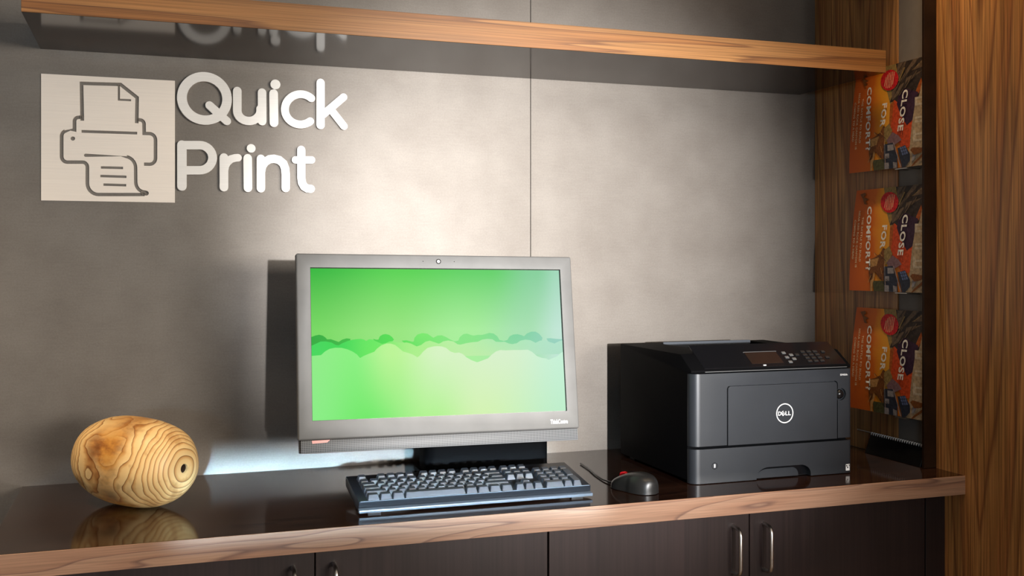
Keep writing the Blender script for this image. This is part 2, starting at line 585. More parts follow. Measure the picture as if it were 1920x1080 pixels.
def disc(bm, c, r0, r1, y0, y1, seg=32):
    """ring (r0 > 0) or disc standing in the XZ plane"""
    if r0 <= 0:
        prism(bm, [(c[0] + r1 * math.cos(2 * PI * k / seg), c[1] + r1 * math.sin(2 * PI * k / seg)) for k in range(seg)], y0, y1)
        return bm
    V = []
    for y in (y0, y1):
        for r in (r0, r1):
            V.append([bm.verts.new((c[0] + r * math.cos(2 * PI * k / seg), y, c[1] + r * math.sin(2 * PI * k / seg))) for k in range(seg)])
    for k in range(seg):
        j = (k + 1) % seg
        for a, b in ((0, 1), (1, 3), (3, 2), (2, 0)):
            bm.faces.new([V[a][k], V[a][j], V[b][j], V[b][k]])
    return bm


def arc(cx, cy, rx, ry, a0, a1, n=14):
    return [(cx + rx * math.cos(math.radians(a0 + (a1 - a0) * i / n)), cy + ry * math.sin(math.radians(a0 + (a1 - a0) * i / n))) for i in range(n + 1)]


def stroke(pts, w, cap=True):
    """outline of a pen stroke of width w along pts"""
    P = []
    for p in pts:
        if not P or (Vector(p) - P[-1]).length > 1e-6:
            P.append(Vector(p))
    h = w / 2
    Lf, Rt = [], []
    for i, p in enumerate(P):
        a = (P[i] - P[i - 1]).normalized() if i else None
        b = (P[i + 1] - P[i]).normalized() if i < len(P) - 1 else None
        if a is None or b is None:
            t = b if a is None else a
            n = Vector((-t.y, t.x))
            Lf.append(p + n * h)
            Rt.append(p - n * h)
        else:
            t = (a + b).normalized()
            n = Vector((-t.y, t.x))
            c = max(0.5, t.dot(b))
            Lf.append(p + n * h / c)
            Rt.append(p - n * h / c)
    out = list(Lf)
    if cap:
        t = (P[-1] - P[-2]).normalized()
        a0 = math.atan2(t.x, -t.y)
        out += [P[-1] + Vector((math.cos(a0 - PI * k / 8), math.sin(a0 - PI * k / 8))) * h for k in range(1, 8)]
    out += Rt[::-1]
    if cap:
        t = (P[0] - P[1]).normalized()
        a0 = math.atan2(t.x, -t.y)
        out += [P[0] + Vector((math.cos(a0 - PI * k / 8), math.sin(a0 - PI * k / 8))) * h for k in range(1, 8)]
    return [(v.x, v.y) for v in out]


def boolean(me, cutters, self_=True):
    """difference of a mesh and a list of cutter bmeshes, through an evaluated modifier"""
    a = bpy.data.objects.new('tmp_a', me)
    COL.objects.link(a)
    cm = bpy.data.meshes.new('tmp_c')
    cutters.to_mesh(cm)
    cutters.free()
    b = bpy.data.objects.new('tmp_b', cm)
    COL.objects.link(b)
    md = a.modifiers.new('b', 'BOOLEAN')
    md.operation = 'DIFFERENCE'
    md.solver = 'EXACT'
    md.use_self = self_
    md.object = b
    bpy.context.view_layer.update()
    dg = bpy.context.evaluated_depsgraph_get()
    out = bpy.data.meshes.new_from_object(a.evaluated_get(dg))
    bpy.data.objects.remove(a)
    bpy.data.objects.remove(b)
    return out


def tomesh(bm, name='m'):
    bmesh.ops.recalc_face_normals(bm, faces=bm.faces)
    me = bpy.data.meshes.new(name)
    bm.to_mesh(me)
    bm.free()
    return me


def text_mesh(body, size, extrude=0.0, offset=0.0, align='CENTER', space=1.0, shear=0.0):
    cu = bpy.data.curves.new('t', 'FONT')
    cu.body = body
    cu.size = size
    cu.extrude = extrude
    cu.offset = offset
    cu.align_x = align
    cu.align_y = 'CENTER'
    cu.space_character = space
    cu.resolution_u = 3
    cu.shear = shear
    o = bpy.data.objects.new('t', cu)
    COL.objects.link(o)
    bpy.context.view_layer.update()
    me = bpy.data.meshes.new_from_object(o.evaluated_get(bpy.context.evaluated_depsgraph_get()))
    bpy.data.objects.remove(o)
    return me


def fit(me, wd, hg):
    """scale a text mesh to a given width and height"""
    xs = [v.co.x for v in me.vertices]
    ys = [v.co.y for v in me.vertices]
    me.transform(Matrix.Translation((-(min(xs) + max(xs)) / 2, -(min(ys) + max(ys)) / 2, 0)))
    me.transform(Matrix.Diagonal((wd / (max(xs) - min(xs)), hg / (max(ys) - min(ys)), 1, 1)))
    return me


UPRIGHT = Matrix.Rotation(PI / 2, 4, 'X')      # XY text -> XZ, facing -Y


# ------------------------------------------------------------------ the setting
ZT = 0.76          # worktop
X0 = 1.686         # right side of the niche


def struct(name, bm, mat, **k):
    o = obj(name, bm, mat, **k)
    o['kind'] = 'structure'
    return o


struct('floor', bx(-4, 4, -8, 0.3, -0.1, 0), M['floor'], sm=False)
struct('ceiling', bx(-4, 4, -8, 0.3, 2.6, 2.7), M['white_paint'], sm=False)
struct('wall_left', bx(-4.1, -4, -8, 0.3, 0, 2.6), M['white_paint'], sm=False)
struct('wall_front', bx(-4, 4, -8.1, -8, 0, 2.6), M['white_paint'], sm=False)
struct('wall_far_right', bx(4, 4.1, -8, 0.3, 0, 2.6), M['white_paint'], sm=False)
wb = struct('wall_back', bx(-4, 4, 0.014, 0.3, 0, 2.6), M['dark_gap'], sm=False)
SEAM = 0.8755
for a, b in ((-1.6, SEAM - 0.0007), (SEAM + 0.0007, 1.69)):
    obj('panel', bx(a, b, 0.0, 0.0138, 0.0, 2.598, bev=0.0004, seg=1), M['laminate'], wb, sm=False)
wr = struct('wall_right', bx(1.69, 1.80, -0.4595, 0.0, 0.0, 2.6), M['grey_paint'], sm=False)
obj('veneer_panel', bx(1.686, 1.6898, -0.3297, -0.0005, ZT + 0.0005, 2.598, bev=0.0005, seg=1), M['walnut_rear'], wr, sm=False)
struct('trim_1', bx(1.6535, 1.6898, -0.4592, -0.4515, ZT + 0.0005, 2.598, bev=0.0006, seg=1), M['dark_trim'], sm=False)
np_ = obj('end_panel', bx(1.686, 1.735, -2.05, -0.4597, 0.0, 2.598, bev=0.0008, seg=1), M['walnut_panel'], sm=False)  # unseen near part lengthened to darken the right of the back wall
tag(np_, 'tall walnut end panel with vertical cathedral grain at the right of the counter', 'panel')

# ------------------------------------------------------------------ worktop, cabinets, shelf
ct = empty('countertop', (0.72, -0.275, 0.719), 'long dark glossy countertop with a pale walnut front edge', 'countertop')
obj('top', bx(-0.25, 1.6857, -0.5485, -0.0003, 0.719, ZT, bev=0.0006, seg=1), M['espresso_gloss'], ct)
obj('front_edge', bx(-0.25, 1.6857, -0.5505, -0.5487, 0.719, ZT - 0.0002, bev=0.0005, seg=1), M['walnut_counter'], ct)

sh = empty('wall_shelf', (0.71, -0.174, 1.672), 'thick wall shelf with walnut front edge above the lettering', 'shelf')
obj('board', bx(-0.2155, 1.638, -0.346, -0.0003, 1.672, 1.7245, bev=0.0006, seg=1), M['espresso_shelf'], sh)
obj('front_edge', bx(-0.2155, 1.638, -0.348, -0.3462, 1.672, 1.7245, bev=0.0005, seg=1), M['walnut_shelf'], sh)

DZ0, DZ1 = 0.10, 0.7155


def cabinet(x0, x1, label):
    xm = (x0 + x1) / 2
    r = empty('base_cabinet', (xm, -0.24, 0.0), label, 'cabinet', 'base cabinets under the countertop')
    b = bmesh.new()
    box(b, x0 + 0.001, x1 - 0.001, -0.468, -0.002, 0.08, 0.7185)
    obj('carcass', b, M['dark_gap'], r, sm=False)
    obj('plinth', bx(x0 + 0.001, x1 - 0.001, -0.42, -0.40, 0.0, 0.079), M['dark_trim'], r, sm=False)
    for k, (a, c) in enumerate(((x0, xm), (xm, x1))):
        g0 = 0.0018 if k == 0 else 0.0011
        g1 = 0.0011 if k == 0 else 0.0018
        d = obj('door', bx(a + g0, c - g1, -0.488, -0.4695, DZ0, DZ1, bev=0.0007, seg=1), M['espresso_door'], r, sm=False)
        hx = xm - 0.0395 if k == 0 else xm + 0.0335
        zt, zb, yo = 0.679, 0.583, -0.519
        path = [(hx, -0.4875, zt), (hx, -0.500, zt), (hx, -0.510, zt - 0.0015), (hx, -0.5165, zt - 0.006), (hx, yo, zt - 0.014)]
        path += [(hx, yo, zb + 0.014), (hx, -0.5165, zb + 0.006), (hx, -0.510, zb + 0.0015), (hx, -0.500, zb), (hx, -0.4875, zb)]
        h = bmesh.new()
        tube(h, path, 0.0042, 12)
        obj('handle', h, M['nickel'], d, angle=60)
    return r


cabinet(-0.168, 0.734, 'dark espresso two-door base cabinet below the wooden ball and the monitor')
cabinet(0.734, 1.632, 'dark espresso two-door base cabinet below the mouse and the printer')
f1 = obj('filler_panel', bx(1.6335, 1.6855, -0.488, -0.47, DZ0, DZ1, bev=0.0006, seg=1), M['espresso_door'], sm=False)
tag(f1, 'narrow dark filler strip between the right cabinet door and the walnut end panel', 'panel', 'filler strips')
f2 = obj('filler_panel', bx(-0.25, -0.1695, -0.488, -0.47, DZ0, DZ1, bev=0.0006, seg=1), M['espresso_door'], sm=False)
tag(f2, 'narrow dark filler strip left of the left cabinet', 'panel', 'filler strips')

# ------------------------------------------------------------------ sign plate and letters
PY = -0.004


def zp(zx, zy, Y=PY):          # enlarged plate view -> wall
    return onY(60 + zx / 3.857, 120 + zy / 3.857, Y)


GW = 0.0072
tl, br = onY(77, 138, PY), onY(328, 380, PY)
plate = bx(tl[0], br[0], PY, -0.0002, br[1], tl[1])
cut = bmesh.new()


def groove(pts, w=GW, cap=False):
    prism(cut, stroke([zp(*p) for p in pts], w, cap), -0.02, 0.02)


groove([(363, 410), (358, 140), (640, 148), (760, 243), (757, 428)])
groove([(628, 150), (628, 258), (716, 262)], 0.0042)
groove([(362, 384), (335, 386)] + arc(335, 414, 28, 28, 270, 180, 5) + [(307, 480), (250, 482)] + arc(254, 522, 40, 40, 270, 180, 6)
       + [(214, 665)] + arc(256, 668, 42, 42, 180, 90, 6) + [(365, 710)] + arc(365, 745, 35, 35, 270, 360, 6) + [(400, 860)]
       + arc(482, 862, 82, 82, 180, 90, 8) + [(815, 944)])
groove([(765, 403), (780, 404)] + arc(780, 434, 30, 30, 270, 360, 5) + [(811, 502), (845, 503)] + arc(846, 548, 47, 45, 270, 360, 6)
       + [(893, 680)] + arc(850, 682, 43, 43, 0, 90, 6) + [(810, 724)])
groove([(358, 487), (760, 500)], 0.0058)
groove([(388, 660), (670, 668)] + arc(665, 750, 84, 82, 270, 360, 8) + [(750, 850)] + arc(812, 852, 62, 72, 180, 100, 6) + [(822, 930)], 0.0068, True)
groove([(806, 930), (826, 934)], 0.0105, True)
groove([(498, 748), (658, 752)], 0.0052, False)
groove([(494, 810), (683, 816)], 0.0052, False)
groove([(516, 872), (681, 877)], 0.0052, False)
c = zp(295, 539)
disc(cut, c, 0, 0.0044, -0.02, 0.02, 20)
bmesh.ops.recalc_face_normals(cut, faces=cut.faces)
pm = boolean(tomesh(plate, 'sign_plate'), cut)
o = obj('sign_plate', pm, M['brushed'], sm=False)
tag(o, 'square brushed metal plate with a cut-out printer pictogram left of the lettering', 'sign')

LY0, LY1 = -0.0002, -0.011


def zl(zx, zy):
    return onY(320 + zx / 4.154, 120 + zy / 4.154, LY1)


S = 1 / 4.154 / 858     # enlarged pixel -> metres


def letter(strokes, discs, label):
    pts0 = [zl(*p) for st, _ in strokes for p in st]
    cx_ = sum(p[0] for p in pts0) / len(pts0)
    cz_ = min(p[1] for p in pts0)
    r = empty('sign_letter', (cx_, -0.005, cz_), label, 'letter', 'raised letters of the sign')
    bm = bmesh.new()
    for i, (st, wd) in enumerate(strokes):
        st = [zl(*p) for p in st]
        # every further stroke of a letter lies a hair deeper, so that faces never coincide
        prism(bm, stroke(st, wd * S), LY1 + 0.00006 * i, LY0)
    obj('letter_stroke', bm, M['letter'], r, sm=False)
    for (zx, zy, rr) in discs:
        b = bmesh.new()
        disc(b, zl(zx, zy), 0, rr * S, LY1, LY0, 28)
        obj('dot', b, M['letter'], r, sm=False)
    return r


# Q: ring and tail
qc = zl(265, 268)
r = empty('sign_letter', (qc[0], -0.005, qc[1] - 0.057), 'raised pale metal letter Q, first of the upper word', 'letter', 'raised letters of the sign')
b = bmesh.new()
V = []
disc(b, qc, 0.0372, 0.0576, LY1, LY0, 56)
prism(b, stroke([zl(303, 322), zl(438, 445)], 64 * S), LY1 - 0.0001, LY0)
obj('letter_stroke', b, M['letter'], r, sm=False)
letter([([(519, 210), (519, 360)] + arc(610, 362, 91, 82, 180, 0, 16)[0:] + [(700, 350)], 66), ([(712, 222), (713, 446)], 66)], [], 'raised pale metal letter u after the capital Q')
letter([([(802, 230), (805, 458)], 68)], [(816, 159, 39)], 'raised pale metal letter i of the upper word, with its round dot')
letter([(arc(1012, 353, 122, 118, -47, -308, 30), 62)], [], 'raised pale metal letter c in the upper word')
letter([([(1168, 146), (1168, 476)], 66), ([(1347, 258), (1190, 392)], 60), ([(1245, 350), (1350, 484)], 60)], [], 'raised pale metal letter k, last of the upper word')
letter([([(88, 630), (88, 952)], 70), ([(86, 632), (225, 632)] + arc(225, 730, 102, 98, -90, 90, 16) + [(225, 828), (100, 828)], 66)], [], 'raised pale metal letter P, first of the lower word')
letter([([(415, 728), (415, 960)], 66), ([(418, 830), (424, 795), (440, 765), (470, 740), (500, 732), (524, 730)], 60)], [], 'raised pale metal letter r after the capital P')
letter([([(600, 734), (602, 965)], 66)], [(627, 657, 34)], 'raised pale metal letter i of the lower word, with its round dot')
letter([([(703, 738), (703, 968)], 66), ([(703, 840), (712, 795), (735, 762), (770, 742), (805, 738), (845, 748), (877, 775), (892, 815), (896, 860), (896, 966)], 66)], [], 'raised pale metal letter n in the lower word')
letter([([(1017, 668), (1017, 880), (1023, 925), (1040, 955), (1065, 970), (1092, 972)], 64), ([(972, 747), (1098, 747)], 58)], [], 'raised pale metal letter t, last of the lower word')

# ------------------------------------------------------------------ wooden ball
BR = 0.0845
ball = empty('wooden_ball', (-0.026, -0.252, ZT), 'pale wooden ball of turned log with growth rings and a hole, on the counter', 'ornament', rz=-PI / 4)
bm = bmesh.new()
NA, NR = 40, 44
rings = []
LA = 0.124
for i in range(NA + 1):
    t = -PI / 2 + PI * i / NA
    ca, sa = math.cos(t), math.sin(t)
    ax = LA * math.copysign(abs(sa) ** 0.80, sa)
    rr = BR * max(0.0, ca) ** 0.66
    ring = []
    for k in range(NR):
        a = 2 * PI * k / NR
        rip = 1 + 0.012 * math.sin(3 * a + 1.0 + 2 * t) + 0.008 * math.sin(5 * a - 3 * t)
        ring.append(bm.verts.new((ax, rr * rip * math.cos(a), rr * rip * math.sin(a))))
    rings.append(ring)
for i in range(NA):
    for k in range(NR):
        j = (k + 1) % NR
        bm.faces.new([rings[i][k], rings[i][j], rings[i + 1][j], rings[i + 1][k]])
bmesh.ops.remove_doubles(bm, verts=bm.verts, dist=1e-5)
bmesh.ops.recalc_face_normals(bm, faces=bm.faces)
# drill the bore in the near end
cutb = bmesh.new()
tube(cutb, [(LA - 0.05, 0, 0), (LA + 0.02, 0, 0)], 0.0088, 18)
bmesh.ops.recalc_face_normals(cutb, faces=cutb.faces)
bme = boolean(tomesh(bm, 'turned_body'), cutb, False)
RT = Matrix.Rotation(math.radians(2), 4, 'Y')
zmin = min((RT @ v.co).z for v in bme.vertices)
body = obj('turned_body', bme, M['ball'], ball, local=True)
body.matrix_local = Matrix.Translation((0, 0, -zmin + 0.0001)) @ RT
b = bmesh.new()
tube(b, [(LA - 0.048, 0, 0), (LA - 0.004, 0, 0)], 0.0085, 18)
# inner lining of the bore: an open sleeve with a closed bottom
for f in list(b.faces):
    if len(f.verts) > 4 and f.calc_center_median().x > LA - 0.02:
        b.faces.remove(f)
obj('bore', b, M['hole'], body, local=True)

# ------------------------------------------------------------------ monitor
MT = Matrix.Translation((0.5613, -0.3379, 1.0652)) @ Matrix.Rotation(0.014, 4, 'Z') @ Matrix.Rotation(-0.1555, 4, 'X') @ Matrix.Rotation(0.0109, 4, 'Y')
# local frame: x right, z up, -y towards the viewer
mon = empty('desktop_computer', (0.5613, -0.20, ZT), 'grey all-in-one desktop computer showing green clouds, on a black stand', 'computer')
SW, SH = 0.2635, 0.14825
fr = bx(-0.2918, 0.2908, -0.004, 0.014, -0.185, 0.1772, bev=0.0035, seg=3)
cutm = bx(-SW - 0.0012, SW + 0.0012, -0.02, 0.004, -SH - 0.0006, SH + 0.0014)
me = boolean(tomesh(fr), cutm)
obj('bezel', me, M['bezel'], mon, MT)
obj('screen_rim', bx(-SW - 0.0011, SW + 0.0011, 0.0012, 0.0038, -SH - 0.0005, SH + 0.0013), M['gloss_black'], mon, MT, sm=False)


def screen_poly(name, pts, y, mat, parent):
    bm = bmesh.new()
    f = bm.faces.new([bm.verts.new((p[0], y, p[1])) for p in pts])
    f.normal_update()
    if f.normal.y > 0:
        f.normal_flip()
    bmesh.ops.triangulate(bm, faces=bm.faces)
    uv = bm.loops.layers.uv.new('UVMap')
    for f in bm.faces:
        for l in f.loops:
            l[uv].uv = ((l.vert.co.x + SW) / (2 * SW), (l.vert.co.z + SH) / (2 * SH))
    bm.transform(MT)
    me = bpy.data.meshes.new(name)
    bm.to_mesh(me)
    bm.free()
    return obj(name, me, mat, parent, sm=False)


scr = screen_poly('screen', [(-SW, -SH), (SW, -SH), (SW, SH), (-SW, SH)], 0.0008, M['scr_sky'], mon)
MI = MT.inverted()
_o = MI @ Vector((0, -DIST, ZC))


def sl(px, py):                # pixel -> screen frame
    d = MI.to_3x3() @ Vector(_ray(px, py))
    t = (0.0008 - _o.y) / d.y
    return (max(-SW, min(SW, _o.x + d.x * t)), max(-SH, min(SH, _o.z + d.z * t)))


A3 = lambda L: [sl(570 + x / 7.385, 590 + y / 7.385) for x, y in L]
A4 = lambda L: [sl(820 + x / 7.385, 590 + y / 7.385) for x, y in L]
back = [
    A3([(100, 310), (160, 288), (210, 278), (260, 290), (300, 320), (320, 342), (370, 340), (430, 360), (480, 378), (530, 345), (590, 328), (645, 335), (600, 460), (100, 460)]),
    A3([(955, 335), (1000, 346), (1030, 345), (1050, 300), (1090, 275), (1130, 268), (1180, 280), (1220, 310), (1245, 345), (1200, 400), (1090, 430), (1000, 400)]),
    A3([(1350, 360), (1420, 355), (1500, 375), (1520, 370), (1530, 320), (1570, 275), (1640, 255), (1710, 265), (1760, 300), (1790, 320), (1840, 295)])
    + A4([(0, 290), (60, 285), (120, 310), (180, 345), (240, 370), (290, 360), (310, 310), (360, 270), (410, 262), (460, 280), (500, 290), (560, 280), (620, 280), (660, 270), (720, 252), (780, 262), (830, 300), (860, 350), (920, 365), (970, 350), (1000, 300), (1050, 275), (1110, 270), (1170, 285), (1200, 300), (1240, 260), (1300, 235), (1360, 235), (1410, 265), (1455, 320), (1440, 380), (1400, 460), (0, 460)])
    + A3([(1560, 460), (1400, 400)]),
    A4([(1510, 330), (1560, 325), (1640, 335), (1730, 340), (1740, 420), (1560, 420)]),
]
for p in back:
    screen_poly('screen_cloud', p, 0.0006, M['scr_back'], scr)
mid = A3([(100, 430), (170, 400), (230, 372), (300, 370), (380, 385), (440, 420), (480, 425), (520, 400), (600, 365), (660, 350), (720, 340), (780, 335), (830, 345), (860, 365), (900, 340), (950, 345), (1000, 370), (1080, 405), (1130, 395), (1180, 372), (1240, 368), (1300, 385), (1350, 390), (1420, 385), (1480, 400), (1560, 440), (1620, 420), (1680, 375), (1740, 360), (1800, 380), (1860, 400)]) \
    + A4([(0, 405), (40, 395), (80, 370), (150, 358), (220, 370), (280, 410), (320, 415), (400, 395), (480, 382), (560, 375), (620, 345), (690, 335), (760, 340), (810, 375), (870, 378), (930, 375), (990, 400), (1040, 408), (1100, 395), (1150, 360), (1220, 345), (1290, 355), (1360, 390), (1420, 360), (1500, 355), (1560, 380), (1620, 400), (1680, 370), (1760, 355)]) \
    + [(SW, -0.03), (-SW, -0.03)]
screen_poly('screen_cloud', mid, 0.0004, M['scr_mid'], scr)
front = A3([(100, 572), (235, 560), (290, 510), (350, 475), (430, 458), (520, 460), (600, 480), (670, 510), (730, 550), (775, 600), (830, 570), (900, 540), (970, 515), (1010, 470), (1070, 425), (1140, 400), (1200, 400), (1260, 420), (1310, 460), (1370, 510), (1440, 530), (1500, 550), (1570, 590), (1600, 570), (1650, 510), (1710, 460), (1790, 440)]) \
    + A4([(0, 436), (60, 440), (120, 460), (180, 510), (240, 530), (300, 525), (350, 545), (400, 590), (470, 630), (550, 660), (620, 635), (700, 605), (750, 555), (810, 510), (870, 490), (950, 495), (1050, 490), (1150, 490), (1250, 485), (1310, 515), (1380, 575), (1450, 600), (1500, 605), (1540, 625), (1600, 600), (1660, 575), (1700, 535), (1760, 515)]) \
    + [(SW, -SH), (-SW, -SH)]
screen_poly('screen_cloud', front, 0.0002, M['scr_front'], scr)
# back housing
b = bmesh.new()
prism(b, [(0.0142, -0.18), (0.0142, 0.172), (0.028, 0.165), (0.052, 0.10), (0.055, -0.12), (0.03, -0.20)], -0.28, 0.28, 'yz')
obj('rear_housing', b, M['black_plastic'], mon, MT)
# speaker bar
sb = bx(-0.2868, 0.2868, -0.003, 0.028, -0.2097, -0.1853, bev=0.001, seg=2)
uv = sb.loops.layers.uv.new('UVMap')
for f in sb.faces:
    for l in f.loops:
        l[uv].uv = (l.vert.co.x, l.vert.co.z)
sb.transform(MT)
spk = obj('speaker_bar', sb, M['speaker'], mon)
b = bmesh.new()
prism(b, [(-0.266, -0.1862), (-0.231, -0.1858), (-0.2365, -0.1905), (-0.265, -0.1918)], -0.0037, -0.0029)
obj('red_tab', b, M['pink_mark'], spk, MT, sm=False)
# webcam
cb = bmesh.new()
disc(cb, (-0.0036, 0.1638), 0.0032, 0.0052, -0.0052, -0.0035, 24)
wc = obj('webcam', cb, M['gloss_black'], mon, MT)
cb = bmesh.new()
disc(cb, (-0.0036, 0.1638), 0, 0.0032, -0.0048, -0.0035, 20)
obj('lens', cb, M['white_print'], wc, MT)
for x in (-0.036, 0.03):
    b = bmesh.new()
    disc(b, (x, 0.1638), 0, 0.0009, -0.0043, -0.0035, 8)
    obj('microphone_hole', b, M['gloss_black'], mon, MT)
tm = fit(text_mesh('ThinkCentre', 0.01, 0.0003, offset=0.00015), 0.0385, 0.0092)
tm.transform(Matrix.Translation((0.2452, -0.0044, -0.1700)) @ UPRIGHT)
obj('brand_lettering', tm, M['white_print'], mon, MT, sm=False)
# stand
b = bmesh.new()
pts = arc(0.590, -0.172, 0.024, 0.028, 180, 270, 8) + arc(0.826, -0.172, 0.024, 0.028, 270, 360, 8)
prism(b, pts + [(0.850, -0.13), (0.566, -0.13)], ZT + 0.010, 1.00, 'xy')
obj('stand_panel', b, M['stand_black'], mon)  # widened into a panel to fill the black area behind the computer
b = bx(0.56, 0.856, -0.22, -0.10, ZT, ZT + 0.011, bev=0.004, seg=2)
obj('stand_base', b, M['stand_black'], mon)
obj('tilt_hinge', bx(0.58, 0.80, -0.27, -0.15, 0.985, 1.06, bev=0.006), M['black_plastic'], mon)

# ------------------------------------------------------------------ keyboard
KX, KYF, KW = 0.5975, -0.4835, 0.465
kb = empty('keyboard', (KX, -0.405, ZT), 'black full-size keyboard with raised keys in front of the computer', 'keyboard', rz=-0.006)
FZ, RZ_, KD = 0.0235, 0.0440, 0.150     # deck height at the front and the rear, depth
hw = KW / 2
yf = KYF + 0.405                         # local y of the front lip
b = bmesh.new()
prof = [(yf + 0.0125, 0.0085), (yf + 0.0078, FZ), (yf + KD, RZ_), (yf + KD + 0.003, RZ_ - 0.006), (yf + KD + 0.002, 0.024), (yf + 0.02, 0.0045), (yf + 0.0125, 0.0045)]
prism(b, prof, -hw + 0.001, hw - 0.001, 'yz')
bmesh.ops.bevel(b, geom=b.edges[:], offset=0.0012, segments=2, profile=0.5, affect='EDGES')
obj('case', b, M['keyboard'], kb, local=True)
b = bmesh.new()
prism(b, [(yf, 0.004), (yf, 0.0095), (yf + 0.0140, 0.0115), (yf + 0.0140, 0.004)], -hw, hw, 'yz')
bmesh.ops.bevel(b, geom=b.edges[:], offset=0.0008, segments=2, profile=0.5, affect='EDGES')
obj('front_lip', b, M['kb_lip'], kb, local=True)
obj('edge_highlight', bx(-hw + 0.004, hw - 0.004, yf + 0.0074, yf + 0.0098, FZ - 0.0004, FZ + 0.0012, bev=0.0004, seg=1), M['kb_lip'], kb, local=True)  # pale strip standing in for the highlight on the front top edge
for s in (-1, 1):
    obj('foot', bx(s * (hw - 0.03) - 0.012, s * (hw - 0.03) + 0.012, yf + KD - 0.02, yf + KD - 0.008, 0.0, 0.030), M['keyboard'], kb, local=True)
    obj('foot', bx(s * (hw - 0.03) - 0.012, s * (hw - 0.03) + 0.012, yf + 0.008, yf + 0.018, 0.0, 0.006), M['keyboard'], kb, local=True)
U = 0.01905
keymesh = {}


def key_mesh(wu, hu):
    if (wu, hu) in keymesh:
        return keymesh[(wu, hu)]
    bw, bh = wu * U - 0.0012, hu * U - 0.0012
    tw, th = bw - 0.0056, bh - 0.0072
    bm = bmesh.new()
    H = 0.0100
    lv = []
    for (ww, hh, z, dy) in ((bw, bh, 0, 0), (bw - 0.0004, bh - 0.0004, 0.0012, 0), (tw + 0.001, th + 0.001, H - 0.0007, 0.0014), (tw, th, H, 0.0014)):
        c = min(0.0012, ww * 0.1)
        p = [(-ww / 2 + c, -hh / 2), (ww / 2 - c, -hh / 2), (ww / 2, -hh / 2 + c), (ww / 2, hh / 2 - c), (ww / 2 - c, hh / 2), (-ww / 2 + c, hh / 2), (-ww / 2, hh / 2 - c), (-ww / 2, -hh / 2 + c)]
        lv.append([bm.verts.new((x, y + dy, z)) for x, y in p])
    for a, bb in zip(lv, lv[1:]):
        for k in range(8):
            bm.faces.new([a[k], a[(k + 1) % 8], bb[(k + 1) % 8], bb[k]])
    ctr = bm.verts.new((0, 0.0008, H - 0.0005))
    for k in range(8):
        bm.faces.new([lv[-1][k], lv[-1][(k + 1) % 8], ctr])
    bm.faces.new(lv[0][::-1])
    me = tomesh(bm, 'key')
    me.materials.append(M['key'])
    smooth(me, 18)
    keymesh[(wu, hu)] = me
    return me


slope = math.atan2(RZ_ - FZ, KD - 0.0078)
ROWS = [
    (0.0, [1.25, 1.25, 1.25, 6.25, 1.25, 1.25, 1.25, 1.25]),
    (1.0, [2.25] + [1] * 10 + [2.75]),
    (2.0, [1.75] + [1] * 11 + [2.25]),
    (3.0, [1.5] + [1] * 12 + [1.5]),
    (4.0, [1] * 13 + [2]),
    (5.3, [1, -1, 1, 1, 1, 1, -0.5, 1, 1, 1, 1, -0.5, 1, 1, 1, 1]),
]
keys = []
for ry, ws in ROWS:
    x = 0
    for wu in ws:
        if wu > 0:
            keys.append((x + wu / 2, ry + 0.5, wu, 1))
        x += abs(wu)
NX = 15.28
for i in range(3):
    keys += [(NX + i + 0.5, 0.5, 1, 1), (NX + i + 0.5, 3.5, 1, 1), (NX + i + 0.5, 4.5, 1, 1), (NX + i + 0.5, 5.8, 1, 1)]
keys.append((NX + 1.5, 1.5, 1, 1))
PX = 18.56
keys += [(PX + 1, 0.5, 2, 1), (PX + 2.5, 0.5, 1, 1), (PX + 3.5, 1.0, 1, 2), (PX + 3.5, 3.0, 1, 2)]
for i in range(3):
    keys += [(PX + i + 0.5, 1.5, 1, 1), (PX + i + 0.5, 2.5, 1, 1), (PX + i + 0.5, 3.5, 1, 1)]
for i in range(4):
    keys.append((PX + i + 0.5, 4.5, 1, 1))
tot = PX + 4
for kx, ky, wu, hu in keys:
    o = bpy.data.objects.new('key', key_mesh(wu, hu))
    COL.objects.link(o)
    o.parent = kb
    d = 0.0115 + ky * U * 1.0
    rowtilt = (-0.10 + 0.045 * ky)          # sculpted rows: front rows lean back, rear rows lean forward
    o.location = ((kx - tot / 2) * U, yf + d * math.cos(slope), FZ + (d - 0.0078) * math.sin(slope) - 0.0006)
    o.rotation_euler = (slope + 0.02 + rowtilt * 0.5, 0, 0)

# ------------------------------------------------------------------ mouse
ms = empty('computer_mouse', (0.938, -0.448, ZT), 'dark grey computer mouse with a red scroll wheel beside the keyboard', 'mouse', rz=math.radians(20))
bm = bmesh.new()
NU, NV = 22, 18
ringsM = []
for i in range(NU + 1):
    t = i / NU
    y = -0.058 + 0.116 * t
    hwid = 0.031 * (max(0.0, 1 - abs(2 * t - 1) ** 3.2)) ** 0.5 * (1 - 0.10 * math.sin(PI * t) ** 2 * (1 if 0.45 < t < 0.8 else 0.5))
    hgt = 0.041 * (max(0.0, math.sin(PI * (0.06 + 0.88 * t) ** 0.72))) ** 0.62 * (1 - 0.16 * t)
    ring = []
    for k in range(NV + 1):
        a = PI * k / NV
        ca, sa = math.cos(a), math.sin(a)
        ring.append(bm.verts.new((hwid * math.copysign(abs(ca) ** 0.75, ca), y, 0.0012 + hgt * sa ** 0.7)))
    ringsM.append(ring)
for i in range(NU):
    for k in range(NV):
        bm.faces.new([ringsM[i][k], ringsM[i][k + 1], ringsM[i + 1][k + 1], ringsM[i + 1][k]])
    bm.faces.new([ringsM[i][0], ringsM[i + 1][0], ringsM[i + 1][NV], ringsM[i][NV]])
bmesh.ops.remove_doubles(bm, verts=bm.verts, dist=1e-5)
obj('shell', bm, M['mouse'], ms, local=True, angle=60)
b = bmesh.new()
